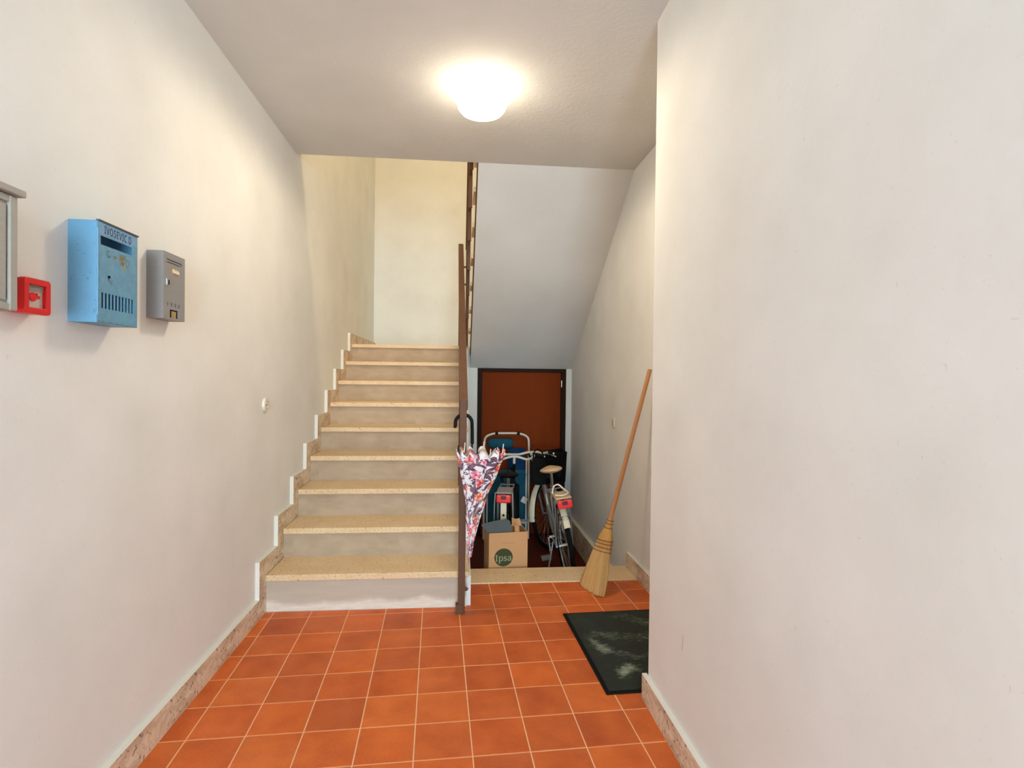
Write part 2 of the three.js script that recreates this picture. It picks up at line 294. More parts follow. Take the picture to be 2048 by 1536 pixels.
{ // upper flight, seen from below
  const st = thing('staircase', 'sloping white underside of the upper stair flight with stone tread ends', 'staircase', [0, 0, 0], 0, null, 'structure');
  const y = (j) => YL + 0.1748 * j, z = (j) => ZB - 0.03 + 0.2975 * (j - 1);
  const zy = [[ZB, 1.39]]; zy.push([ZC, CH], [ZC, y(7)]);
  for (let j = 7; j >= 1; j--) { zy.push([z(j) + 0.02, y(j) - 0.03]); zy.push([z(j) + 0.02, (j > 1 ? y(j - 1) : YL) - 0.03]); }
  zy.push([ZB, YL - 0.03]);
  const fixed = zy.filter(([, yy], i) => !(i > 0 && i < zy.length && zy[i][0] < ZB));
  obj('soffit', boxUV(prismX(fixed, 1.09, XA)), M.ceil, st);
  obj('stringer', prismX([[ZB + 0.16, 1.515], [ZC - 0.0, CH + 0.01], [ZC, y(7) - 0.04], [z(7), y(6) - 0.02], [ZB + 0.02, YL - 0.03]], 1.082, 1.091), M.railBrown, st);
  for (let j = 1; j <= 7; j++) obj('tread', boxUV(box(1.066, XA, y(j) - 0.036, y(j), z(j), z(j + 1) + 0.02, 0.004)), M.tread, st);
}
{ // steps down to the cellar floor
  const st = thing('staircase', 'speckled stone sill and step leading down to the bicycles', 'staircase', [0, 0, 0], 0, null, 'structure');
  obj('tread', boxUV(box(1.058, XA, -0.03, 0.006, -0.895, -0.6295, 0.004)), M.tread, st);
  obj('riser', boxUV(box(1.058, XA, -0.17, -0.03, -0.875, -0.86)), M.riser, st);
  obj('tread', boxUV(box(1.058, XA, -0.206, -0.17, -1.18, -0.86, 0.004)), M.tread, st);
  obj('step_body', boxUV(box(1.058, XA, CF, -0.206, -1.16, -0.64)), M.riser, st);
}

// ------------------------------------------------------------------ cellar door
{
  const d = thing('door_1', 'low reddish-brown flush door with dark frame under the stairs', 'door', [0, CF, ZB], 0, null, 'structure');
  const H = 1.388 - CF;
  obj('door_frame', [box(1.165, 1.213, 0, H, -0.09, 0.012, 0.003), box(2.04, 2.09, 0, H, -0.09, 0.012, 0.003), box(1.213, 2.04, H - 0.034, H, -0.09, 0.012, 0.003)], M.doorFrame, d);
  obj('door_leaf', boxUV(box(1.214, 2.039, 0.01, H - 0.035, -0.06, -0.02)), M.door, d);
  obj('hinge', rod([2.042, 1.55, 0.016], [2.042, 1.62, 0.016], 0.006), M.chrome, d);
}

// ------------------------------------------------------------------ stair railings
{
  const r = thing('stair_railing', 'brown metal stair railing with slim posts seen end-on beside the steps', 'railing', [1.0, 0, -0.21]);
  const slope = 0.1748 / 0.2975, L = 2.46, bar = (y0, y1, w, x0 = 0.012, x1 = -0.012, z0 = -0.01, z1 = -L) => { // sloped flat bar from z0 to z1
    const pts = [[z0, y0 - slope * z0], [z1, y0 - slope * z1], [z1, y1 - slope * z1], [z0, y1 - slope * z0]];
    const g = prismX(pts, -w / 2, w / 2), p = g.attributes.position; for (let i = 0; i < p.count; i++) p.setX(i, p.getX(i) + x0 + (x1 - x0) * (p.getZ(i) / -L)); return g;
  };
  obj('newel_post', box(-0.016, 0.022, 0, 1.172, -0.016, 0.016, 0.003), M.railBrown, r);
  obj('post_foot', box(-0.028, 0.01, 0, 0.05, -0.02, 0.022, 0.002), M.railBrown, r);
  obj('post_bolt', [rod([0.02, 0.13, 0], [0.034, 0.13, 0], 0.011), rod([0.034, 0.13, 0], [0.04, 0.13, 0], 0.006)], M.railBrown, r);
  obj('handrail', bar(1.105, 1.155, 0.048, 0.004, -0.02), M.railBrown, r);
  for (const y of [1.02, 0.72, 0.42]) obj('rail', bar(y, y + 0.04, 0.03, 0.0, -0.016), M.railBrown, r);
  for (const k of [3, 5, 7]) { const z = SZ(k) - 0.1 + 0.21; obj('post', box(-0.022, 0.004, SY(k), SY(k) - 0.0 + 0.93, z - 0.013, z + 0.013, 0.002), M.railBrown, r); }
  obj('end_post', box(-0.036, -0.004, YL, 2.6, -L - 0.016, -L + 0.016, 0.003), M.railBrown, r);
  for (const y of [2.375, 2.205]) obj('bracket', box(-0.004, 0.06, y - 0.008, y + 0.008, -L - 0.01, -L + 0.01, 0.002), M.railBrown, r);
}
{
  const r = thing('stair_railing', 'dark railing of the upper flight running up to the ceiling edge', 'railing', [1.048, YL, ZB]);
  const slope = 0.1748 / 0.2975, zt = -ZC + ZB; // zt < 0: length towards the viewer
  const len = ZC - ZB + 0.35, bar = (y0, y1, w) => prismX([[0, y0], [len, y0 + slope * len], [len, y1 + slope * len], [0, y1]], -w / 2, w / 2);
  obj('handrail', bar(1.0, 1.05, 0.04), M.railBrown, r);
  for (const y of [0.75, 0.5, 0.25]) obj('rail', bar(y, y + 0.035, 0.022), M.railBrown, r);
  for (let j = 0; j < 8; j++) { const z = 0.1 + 0.2975 * j; obj('baluster', box(-0.013, 0.013, 0.02 + slope * z, 1.01 + slope * z, z - 0.011, z + 0.011, 0.002), M.railBrown, r); }
  obj('newel_post', box(-0.014, 0.014, 0, 1.04, -0.014, 0.014, 0.003), M.railBrown, r);
}

// ------------------------------------------------------------------ lamps
function ceilingLamp(y, label, power, color) {
  const t = thing('ceiling_lamp', label, 'lamp', [1.075, y, 0.1]);
  const prof = [[0.165, -0.012], [0.166, -0.03], [0.155, -0.045], [0.132, -0.062], [0.122, -0.086], [0.116, -0.108], [0.1, -0.126], [0.07, -0.135], [0.0, -0.138]].map(([a, b]) => new THREE.Vector2(a, b)).reverse();
  obj('lamp_base', new THREE.CylinderGeometry(0.15, 0.155, 0.014, 48).translate(0, -0.007, 0), M.white, t);
  obj('lamp_shade', new THREE.LatheGeometry(prof, 64), M.opal, t).castShadow = false;
  const l = new THREE.PointLight(color, power[0], 0, 2); l.name = 'lamp_light'; l.position.set(0, -0.08, 0); l.castShadow = true; l.shadow.radius = 4; t.add(l);
  const d = new THREE.SpotLight(color, power[1], 0, 89 * D2R, 0.12, 2); d.name = 'lamp_downlight'; d.position.set(0, -0.145, 0); d.target.position.set(0, -1, 0); d.castShadow = true; d.shadow.radius = 8; t.add(d, d.target);
}
ceilingLamp(CH, 'lit round opal glass lamp on the white hall ceiling', LAMP_POWER[0], LAMP_COLOR[0]);
ceilingLamp(TOP, 'lit opal ceiling lamp of the floor above the stairs', LAMP_POWER[1], LAMP_COLOR[1]);

// ------------------------------------------------------------------ things on the left wall (local x = to the right, z = out of the wall)
const ontoLeftWall = (name, label, cat, y, z) => thing(name, label, cat, [XL, y, z], Math.PI / 2);
function panel(w, h, t, holes, z) {              // sheet with holes, uv 0..1
  const s = new THREE.Shape([[-w / 2, 0], [w / 2, 0], [w / 2, h], [-w / 2, h]].map((p) => new THREE.Vector2(...p)));
  for (const [x0, x1, y0, y1] of holes) s.holes.push(new THREE.Path([[x0, y0], [x0, y1], [x1, y1], [x1, y0]].map((p) => new THREE.Vector2(...p))));
  const g = new THREE.ExtrudeGeometry(s, { depth: t, bevelEnabled: false }), p = g.attributes.position, uv = g.attributes.uv;
  for (let i = 0; i < p.count; i++) uv.setXY(i, p.getX(i) / w + 0.5, p.getY(i) / h);
  return g.translate(0, 0, z);
}
const tray = (w, h, d, t) => [box(-w / 2, w / 2, 0, h, 0, t), box(-w / 2, -w / 2 + t, 0, h, t, d), box(w / 2 - t, w / 2, 0, h, t, d), box(-w / 2 + t, w / 2 - t, 0, t, t, d), box(-w / 2 + t, w / 2 - t, h - t, h, t, d)];
{
  const W = 0.186, H = 0.277, b = ontoLeftWall('mailbox', 'worn sky-blue metal mailbox with handwritten name and row of slots', 'mailbox', 1.43, 1.138);
  obj('box_body', tray(W, H, 0.0745, 0.002).map(boxUV), M.blueSide, b);
  const front = canvasTex(512, 768, (g, w, h) => {
    const r = rng(71); g.fillStyle = '#5f93b0'; g.fillRect(0, 0, w, h);
    for (let i = 0; i < 900; i++) { g.fillStyle = `rgba(${90 + r() * 50},${150 + r() * 40},${180 + r() * 40},0.10)`; g.beginPath(); g.arc(r() * w, r() * h, 6 + r() * 26, 0, 7); g.fill(); }
    g.fillStyle = '#7fa9cf'; g.globalAlpha = 0.45; g.fillRect(0, 0, w, 92); g.globalAlpha = 1;
    for (let i = 0; i < 260; i++) { g.fillStyle = `rgba(52,76,84,${0.2 + r() * 0.4})`; g.beginPath(); g.arc(r() * w, r() < 0.5 ? h - r() * r() * 170 : r() * h, 0.6 + r() * 2.4, 0, 7); g.fill(); }
    for (let i = 0; i < 240; i++) { const e = r(); g.fillStyle = `rgba(70,78,70,${0.25 + r() * 0.4})`; g.beginPath(); g.arc(e < 0.5 ? r() * r() * 16 : r() * w, e < 0.5 ? r() * h : h - r() * r() * 16, 1 + r() * 4, 0, 7); g.fill(); }
    const blob = (x, y, n, s, c) => { for (let i = 0; i < n; i++) { g.fillStyle = c[Math.floor(r() * c.length)]; g.beginPath(); g.ellipse(x + (r() + r() - 1) * s, y + (r() + r() - 1) * s * 0.8, 2 + r() * s * 0.2, 2 + r() * s * 0.14, r() * 3, 0, 7); g.fill(); } };
    const rust = ['#7d7a5a', '#a08a50', '#4c5854', '#8d8868', '#5f6a64'];
    g.strokeStyle = '#3c5a62'; g.lineWidth = 7; for (const q of [[128, 232, 24, 0.6, 5.2], [134, 236, 12, 0, 4]]) { g.beginPath(); g.arc(q[0], q[1], q[2], q[3], q[4]); g.stroke(); }
    blob(205, 240, 40, 22, rust); blob(300, 250, 150, 46, rust); blob(330, 300, 40, 26, ['#a98f48', '#8c8560', '#bda35a']);
    g.lineWidth = 5; g.strokeStyle = '#5d6350'; for (let i = 0; i < 4; i++) { g.beginPath(); g.moveTo(266, 206 + i * 9); g.lineTo(352, 200 + i * 10); g.stroke(); }
    g.strokeStyle = '#4a5a58'; g.beginPath(); g.ellipse(372, 256, 20, 30, 0.3, 0, 7); g.stroke();
    blob(160, 446, 26, 34, ['rgba(70,96,104,.45)']); g.fillStyle = '#16242c'; g.beginPath(); g.arc(130, 408, 9, 0, 7); g.fill(); g.fillRect(126, 408, 8, 30);
    g.fillStyle = '#16305e'; g.font = 'bold 86px sans-serif'; g.textBaseline = 'middle'; g.save(); g.translate(72, 54); g.scale(0.76, 1); g.rotate(0.012); g.fillText('IVOSEVIC D', 0, 0); g.restore();
  });
  const holes = [[-0.082, 0.066, 0.214, 0.238]]; for (let i = 0; i < 10; i++) { const x = -0.078 + i * 0.0156; holes.push([x, x + 0.0098, 0.040, 0.083]); }
  obj('front_door', panel(W, H, 0.0015, holes, 0.0755), std({ color: 0xffffff, roughness: 0.55, map: front }), b);
  obj('keyhole', [new THREE.CylinderGeometry(0.004, 0.004, 0.003, 16).rotateX(Math.PI / 2).translate(-0.046, 0.13, 0.078)], M.dark, b);
  obj('top_edge', box(-W / 2 - 0.001, W / 2 + 0.001, H - 0.001, H + 0.0025, 0.072, 0.081), M.darkEdge, b, 'thin dark grey strip along the top front edge');  // narrow dark grey strip along the top of the front
  obj('hinge_bead', rod([-W / 2, 0.02, 0.076], [-W / 2, H - 0.02, 0.076], 0.0022, 0.0022, 8), M.blueSide, b);
}
{
  const W = 0.148, H = 0.229, b = ontoLeftWall('mailbox', 'small grey metal mailbox with oval name plate and lock', 'mailbox', 1.481, 0.777);
  obj('box_body', tray(W, H, 0.052, 0.002), M.greyMetal, b);
  const holes = [[-0.052, 0.052, 0.197, 0.206]]; for (let i = 0; i < 4; i++) holes.push([-0.048 + i * 0.026, -0.041 + i * 0.026, 0.045, 0.057]);
  holes.push([-0.03, 0.028, 0.006, 0.034]);
  obj('front_door', panel(W, H, 0.003, holes, 0.052), M.greyMetal, b);
  obj('flap', box(-0.056, 0.035, 0.196, 0.201, 0.049, 0.06, 0.001), M.greyMetal, b);
  const np = obj('name_plate', new THREE.CapsuleGeometry(0.0105, 0.03, 4, 16).rotateZ(Math.PI / 2).scale(1, 1, 0.3).translate(0.008, 0.168, 0.055), M.brass, b);
  obj('name_card', box(-0.012, 0.028, 0.162, 0.173, 0.0555, 0.0588, 0.002), M.plate, np);
  const lk = obj('lock', [new THREE.CylinderGeometry(0.0095, 0.0095, 0.006, 20).rotateX(Math.PI / 2).translate(-0.05, 0.125, 0.058), box(-0.062, -0.052, 0.113, 0.137, 0.055, 0.06, 0.001)], M.chrome, b);
  obj('lock_slot', box(-0.0515, -0.0485, 0.117, 0.133, 0.0605, 0.0625), M.dark, lk);
  obj('paper_leaflet', box(-0.012, 0.020, 0.006, 0.03, 0.049, 0.0515), M.brass, b, 'yellowish paper behind the bottom window');
}
{
  const S = 0.082, b = ontoLeftWall('fire_alarm_button', 'red fire alarm call point with clear window beside the grey cabinet', 'alarm', 1.432, 1.403);
  obj('back_box', new RoundedBoxGeometry(S, S, 0.034, 3, 0.006).translate(0, S / 2, 0.017), M.redPlastic, b);
  const s = new THREE.Shape(), q = S / 2, rr = 0.009; s.moveTo(-q + rr, 0); s.lineTo(q - rr, 0); s.quadraticCurveTo(q, 0, q, rr); s.lineTo(q, S - rr); s.quadraticCurveTo(q, S, q - rr, S); s.lineTo(-q + rr, S); s.quadraticCurveTo(-q, S, -q, S - rr); s.lineTo(-q, rr); s.quadraticCurveTo(-q, 0, -q + rr, 0);
  const i0 = 0.0285; s.holes.push(new THREE.Path([[-i0, S / 2 - i0], [-i0, S / 2 + i0], [i0, S / 2 + i0], [i0, S / 2 - i0]].map((p) => new THREE.Vector2(...p))));
  obj('frame', new THREE.ExtrudeGeometry(s, { depth: 0.012, bevelEnabled: true, bevelSize: 0.0015, bevelThickness: 0.0015, bevelSegments: 2 }).translate(0, 0, 0.033), M.redPlastic, b);
  const pl = obj('break_panel', box(-i0, i0, S / 2 - i0, S / 2 + i0, 0.033, 0.037), M.pale, b);
  obj('panel_band', box(-i0, i0, S / 2 + 0.013, S / 2 + i0, 0.0365, 0.039), M.greyMetal, pl);
  const hand = []; hand.push(new THREE.CylinderGeometry(0.011, 0.011, 0.003, 24).rotateX(Math.PI / 2).translate(-0.006, S / 2 - 0.001, 0.0385)); hand.push(box(0.0, 0.016, S / 2 - 0.004, S / 2 + 0.003, 0.037, 0.0395)); hand.push(box(0.006, 0.009, S / 2 + 0.002, S / 2 + 0.009, 0.037, 0.0395));
  obj('press_mark', hand, M.redPlastic, pl);
}
{
  const b = ontoLeftWall('meter_cabinet', 'pale grey meter cabinet at the left edge with overhanging lid', 'cabinet', 1.421, 1.80);
  obj('cabinet_body', box(-0.25, 0.25, 0, 0.246, 0, 0.1, 0.003), M.cabinet, b);
  obj('door', box(-0.235, 0.225, 0.022, 0.224, 0.098, 0.104, 0.002), M.cabinet, b);
  obj('frame_rail', [box(0.23, 0.251, 0.001, 0.245, 0.099, 0.108, 0.003), box(-0.25, 0.25, 0.002, 0.016, 0.098, 0.106, 0.002), box(-0.25, 0.25, 0.23, 0.245, 0.098, 0.106, 0.002)], M.cabinet, b);
  obj('lid', box(-0.262, 0.262, 0.247, 0.262, 0, 0.118, 0.003), M.cabinet, b);
}
{
  const b = ontoLeftWall('wall_socket', 'small round white socket low on the left wall near the steps', 'socket', 1.092, -0.308);
  obj('cover_plate', new THREE.CylinderGeometry(0.036, 0.038, 0.012, 40).rotateX(Math.PI / 2).translate(0, 0.036, 0.006), M.plate, b);
  obj('socket_well', new THREE.TorusGeometry(0.022, 0.003, 8, 32).translate(0, 0.036, 0.012), M.pale, b);
  for (const s of [-1, 1]) obj('pin_hole', new THREE.CylinderGeometry(0.0035, 0.0035, 0.002, 12).rotateX(Math.PI / 2).translate(s * 0.0095, 0.036, 0.0125), M.dark, b);
}
{
  const b = thing('wall_plate', 'small pale cover plate on the wall left of the broom handle', 'wall plate', [XA, 0.925, -1.287], -Math.PI / 2);
  obj('cover_plate', box(-0.035, 0.035, 0, 0.075, 0, 0.01, 0.003), M.plate, b);
  obj('inner_plate', box(-0.022, 0.022, 0.016, 0.06, 0.008, 0.013, 0.002), M.pale, b);
}

// ------------------------------------------------------------------ doormat
{
  const L = 0.785, W = 0.535, t = thing('doormat', 'dusty black ribbed doormat lying on the tiles by the right corner', 'mat', [1.574, 0, 0.241], 2.6 * D2R);
  obj('rubber_border', new RoundedBoxGeometry(W, 0.006, L, 2, 0.0028).translate(W / 2, 0.003, 0), M.rubber, t);
  const tex = canvasTex(768, 1024, (g, w, h) => {
    const r = rng(9); g.fillStyle = '#1b211c'; g.fillRect(0, 0, w, h);
    for (let x = 0; x < w; x += 6) { g.fillStyle = x % 12 ? 'rgba(10,12,14,.5)' : 'rgba(44,52,44,.35)'; g.fillRect(x, 0, 3, h); }
    for (let i = 0; i < 500; i++) { g.fillStyle = `rgba(${30 + r() * 20},${40 + r() * 22},${26 + r() * 16},.10)`; g.beginPath(); g.ellipse(r() * w, r() * h, 20 + r() * 60, 14 + r() * 40, r() * 3, 0, 7); g.fill(); }
    const dust = (pts, wd, a) => { for (let i = 0; i < 240; i++) { const k = r() * (pts.length - 1), j = Math.floor(k), f = k - j, x = pts[j][0] + (pts[j + 1][0] - pts[j][0]) * f + (r() + r() - 1) * wd, y = pts[j][1] + (pts[j + 1][1] - pts[j][1]) * f + (r() + r() - 1) * wd; g.fillStyle = `rgba(150,160,136,${a * (0.5 + r())})`; g.beginPath(); g.ellipse(x * w, y * h, 5 + r() * 22, 3 + r() * 8, (r() - 0.5) * 0.6, 0, 7); g.fill(); } };
    dust([[0.55, 0.08], [0.75, 0.2], [0.9, 0.3]], 0.08, 0.10); dust([[0.12, 0.34], [0.4, 0.38], [0.66, 0.42], [0.85, 0.4]], 0.07, 0.14); dust([[0.12, 0.4], [0.2, 0.56], [0.17, 0.5]], 0.07, 0.14);
    dust([[0.2, 0.56], [0.45, 0.66], [0.7, 0.66], [0.9, 0.62]], 0.06, 0.13); dust([[0.2, 0.84], [0.26, 0.78], [0.36, 0.76]], 0.06, 0.18); dust([[0.4, 0.5], [0.9, 0.9]], 0.3, 0.02);
    for (let i = 0; i < 260; i++) { g.fillStyle = `rgba(170,175,160,${0.15 + r() * 0.3})`; g.fillRect(r() * w, r() * h, 2, 2); }
  });
  const top = box(0.018, W - 0.018, 0.0045, 0.0095, -L / 2 + 0.018, L / 2 - 0.018), p = top.attributes.position, uv = top.attributes.uv;
  for (let i = 0; i < p.count; i++) uv.setXY(i, p.getX(i) / W, 0.5 - p.getZ(i) / L);
  obj('ribbed_pile', top, std({ color: 0xffffff, roughness: 0.95, map: tex, bumpMap: rep(clothTex, 10), bumpScale: 0.0008 }), t);
}

// ------------------------------------------------------------------ broom
{
  const B = V(1.80, 0, -0.49), T = V(2.118, 1.352, -0.408), t = thing('broom', 'straw broom with long wooden handle leaning on the white wall', 'broom', B.toArray());
  const ax = T.clone().sub(B), len = ax.length(); const at = (s) => ax.clone().multiplyScalar(s / len);      // s metres up the axis
  const wd = V(-0.07, 0, -0.22).normalize(), td = new THREE.Vector3().crossVectors(ax.clone().normalize(), wd).normalize();
  obj('handle', rod(at(0.40).toArray(), at(len).toArray(), 0.0135, 0.0125, 20), M.broomWood, t);
  // head sections: [height up the axis, half width, half thickness, shift along the width]
  const sec = [[0.0, 0.125, 0.036, 0], [0.06, 0.118, 0.037, 0], [0.13, 0.104, 0.037, 0], [0.2, 0.085, 0.036, 0], [0.26, 0.072, 0.036, 0], [0.31, 0.062, 0.036, 0], [0.35, 0.05, 0.034, 0], [0.385, 0.032, 0.026, 0], [0.40, 0.022, 0.02, 0], [0.43, 0.02, 0.018, 0], [0.455, 0.017, 0.016, 0]];
  const NA = 72, pos = [], uv = [], idx = [], r = rng(3), rip = Array.from({ length: NA }, () => r());
  const place = (s, a, hw, ht, dz) => { const p = at(s).addScaledVector(wd, Math.cos(a) * hw).addScaledVector(td, Math.sin(a) * ht); p.y += dz; return p; };
  const baseY = (a, hw) => 0; // the cut lies on the floor
  sec.forEach(([s, hw, ht], i) => { for (let k = 0; k <= NA; k++) { const a = k / NA * Math.PI * 2, f = 1 + (rip[k % NA] - 0.5) * 0.10 * (1 - i / sec.length); const p = place(s, a, hw * f, ht * f, 0); if (i === 0) p.y = 0.002 + rip[(k * 7) % NA] * 0.008; else p.y = Math.max(p.y, 0.004); pos.push(...p.toArray()); uv.push(k / NA * 2, s * 3); } });
  for (let i = 0; i < sec.length - 1; i++) for (let k = 0; k < NA; k++) { const a = i * (NA + 1) + k, b = a + NA + 1; idx.push(a, b, a + 1, a + 1, b, b + 1); }
  const c0 = pos.length / 3; pos.push(0, 0.006, 0); uv.push(0, 0); for (let k = 0; k < NA; k++) idx.push(c0, k, k + 1);
  const g = new THREE.BufferGeometry(); g.setAttribute('position', new THREE.Float32BufferAttribute(pos, 3)); g.setAttribute('uv', new THREE.Float32BufferAttribute(uv, 2)); g.setIndex(idx); g.computeVertexNormals();
  const mat = M.straw.clone(); mat.side = THREE.DoubleSide;
  const head = obj('broom_head', g, mat, t);
  const straws = []; for (let i = 0; i < 420; i++) {
    const a = r() * Math.PI * 2, out = 0.94 + r() * 0.12, s1 = 0.24 + r() * 0.1, pts = [];
    for (const [s, hw, ht] of sec) { if (s > s1) break; const p = place(s, a, hw * out, ht * out, 0); if (s === 0) { p.y = 0.001 + r() * 0.012; } pts.push(p); }
    for (let j = 0; j < pts.length - 1; j++) straws.push(rod(pts[j].toArray(), pts[j + 1].toArray(), 0.0016, 0.0016, 4));
  }
  obj('straw', straws, M.straw2, head, null, 'stuff');
  const ring = (s, hw, ht, tilt) => { const c = []; for (let k = 0; k < 40; k++) { const a = k / 40 * Math.PI * 2; c.push(place(s + Math.cos(a) * tilt, a, hw, ht, 0)); } return new THREE.TubeGeometry(new THREE.CatmullRomCurve3(c, true), 80, 0.0021, 6, true); };
  for (const [s, hw, ht, tl] of [[0.445, 0.0205, 0.019, 0.002], [0.425, 0.0225, 0.0205, 0.002], [0.398, 0.025, 0.023, 0.002], [0.318, 0.063, 0.0385, -0.006], [0.298, 0.0675, 0.039, -0.006], [0.275, 0.0715, 0.039, -0.006], [0.252, 0.0765, 0.039, -0.006]]) obj('twine_binding', ring(s, hw, ht, tl), M.twine, t);
}

// ------------------------------------------------------------------ umbrella
{
  const t = thing('umbrella', 'furled floral umbrella hanging by its black crook from the railing', 'umbrella', [1.05, 0.33, -0.17]);
  const print = canvasTex(1024, 1024, (g, w, h) => {
    const r = rng(17); g.fillStyle = '#ece4e8'; g.fillRect(0, 0, w, h);
    const pick = (a) => a[Math.floor(r() * a.length)], put = (f) => { for (const dx of [-w, 0, w]) for (const dy of [-h, 0, h]) { g.save(); g.translate(dx, dy); f(); g.restore(); } };
    const leaf = (x, y, l, wd, a, c) => put(() => { g.save(); g.translate(x, y); g.rotate(a); g.fillStyle = c; g.beginPath(); g.moveTo(0, 0); g.quadraticCurveTo(l / 2, -wd, l, 0); g.quadraticCurveTo(l / 2, wd, 0, 0); g.fill(); g.restore(); });
    for (let i = 0; i < 46; i++) { const x = r() * w, y = r() * h, c = pick(['#6f4a5e', '#86606f', '#8d8480', '#5c3d50']); for (let k = 0; k < 5; k++) leaf(x + (r() - 0.5) * 60, y + (r() - 0.5) * 60, 90 + r() * 50, 26 + r() * 14, r() * 6.3, c); put(() => { g.strokeStyle = 'rgba(240,225,230,.6)'; g.lineWidth = 3; g.beginPath(); g.arc(x, y, 24, 0, 5); g.stroke(); }); }
    for (let i = 0; i < 230; i++) { const x = r() * w, y = r() * h, a = r() * 6.3; for (let k = 0; k < 3; k++) leaf(x, y, 26 + r() * 18, 7 + r() * 5, a + k * 0.9, pick(['#20222e', '#2b2d3a', '#363042'])); }
    for (let i = 0; i < 44; i++) { const x = r() * w, y = r() * h, R = 26 + r() * 26, c = pick([['#e8613f', '#f59a78', '#c23a2a'], ['#d95a5a', '#f0a3ac', '#a83242'], ['#e2788c', '#f6c3cd', '#b64a63'], ['#ea7450', '#f8b694', '#d0442e']]); for (let k = 0; k < 6; k++) { const a = k / 6 * 6.283 + i; put(() => { g.fillStyle = k % 2 ? c[0] : c[1]; g.beginPath(); g.ellipse(x + Math.cos(a) * R * 0.6, y + Math.sin(a) * R * 0.6, R * 0.55, R * 0.38, a, 0, 7); g.fill(); }); } put(() => { g.fillStyle = c[2]; g.beginPath(); g.arc(x, y, R * 0.28, 0, 7); g.fill(); }); }
    for (let i = 0; i < 420; i++) { const x = r() * w, y = r() * h; put(() => { g.fillStyle = pick(['#1c1e2a', '#3a3a48', '#c0384a']); g.beginPath(); g.arc(x, y, 2 + r() * 5, 0, 7); g.fill(); }); }
  });
  // canopy silhouette [height, left, right] in local metres
  const S = [[0.005, -0.016, 0.004], [0.10, -0.028, 0.02], [0.20, -0.028, 0.046], [0.29, -0.030, 0.076], [0.36, -0.042, 0.098], [0.43, -0.055, 0.134], [0.50, -0.070, 0.160], [0.545, -0.080, 0.184], [0.575, -0.086, 0.180]];
  const NA = 96, pos = [], uv = [], idx = [], r = rng(29), NP = 11;
  const zc = (x) => -0.14 * x + 0.055;                         // the left side folds forward of the newel post
  S.forEach(([y, l, q], i) => {
    const cx = (l + q) / 2, hw = (q - l) / 2;
    for (let k = 0; k <= NA; k++) {
      const a = k / NA * Math.PI * 2, pl = Math.abs(Math.sin(a * NP / 2 + 0.5 * Math.sin(a * 3))), f = 0.80 + 0.20 * pl - 0.05 * (i > 6 ? 1 - pl : 0), x = cx + Math.cos(a) * hw * (0.86 + 0.14 * pl), dep = Math.min(0.055, hw * 0.55);
      const rim = i === S.length - 1 ? 0.05 * pl - 0.035 - 0.12 * Math.max(0, (x - 0.08)) : i === S.length - 2 ? 0.02 * pl - 0.02 : 0;
      pos.push(x, y + rim, zc(x) + Math.sin(a) * dep * f); uv.push(k / NA * 1.1, y * 2.2);
    }
  });
  // inner lining so that the open mouth has depth
  const inner = [[0.53, 0.82], [0.40, 0.35], [0.38, 0.05]]; for (const [y, s] of inner) { const [, l, q] = S[S.length - 1], cx = (l + q) / 2, hw = (q - l) / 2 * s; for (let k = 0; k <= NA; k++) { const a = k / NA * Math.PI * 2, x = cx * (0.4 + 0.6 * s) + Math.cos(a) * hw; pos.push(x, y, zc(x) + Math.sin(a) * 0.045 * s); uv.push(k / NA * 1.3, 1.8 - y); } }
  const rows = S.length + inner.length; for (let i = 0; i < rows - 1; i++) for (let k = 0; k < NA; k++) { const a = i * (NA + 1) + k, b = a + NA + 1; idx.push(a, b, a + 1, a + 1, b, b + 1); }
  const g = new THREE.BufferGeometry(); g.setAttribute('position', new THREE.Float32BufferAttribute(pos, 3)); g.setAttribute('uv', new THREE.Float32BufferAttribute(uv, 2)); g.setIndex(idx); g.computeVertexNormals();
  const can = obj('canopy', g, std({ color: 0xffffff, roughness: 0.7, map: print, side: THREE.DoubleSide }), t);
  for (let k = 0; k < 8; k++) { const x = -0.075 + k * 0.034, y = 0.575 + 0.02 * Math.sin(k * 2.1) - 0.12 * Math.max(0, x - 0.08), z = zc(x) + (k % 2 ? 0.03 : -0.01); obj('rib_tip', rod([x, y - 0.02, z], [x + 0.004, y + 0.028, z + 0.002], 0.0034, 0.0026, 8), k % 3 ? M.white : M.bikeBlack, can); }
  obj('shaft', rod([-0.012, 0.0, 0.055], [0.006, 0.70, -0.075], 0.005, 0.005, 10), M.bikeBlack, t);
  obj('ferrule', rod([-0.0125, -0.03, 0.057], [-0.012, 0.02, 0.055], 0.003, 0.007, 10), M.chrome, t);
  const H = []; const cx = -0.044, cy = 0.708, R = 0.046; H.push([0.004, 0.60, -0.062], [0.0035, 0.66, -0.078]); for (let i = 0; i <= 9; i++) { const a = i / 9 * Math.PI * 1.05; H.push([cx + Math.cos(a) * R, cy + Math.sin(a) * R, -0.085]); } H.push([cx - R - 0.001, cy - 0.02, -0.085]);
  obj('crook_handle', pipe(H, 0.0095, 90, 14), M.bikeBlack, t);
}

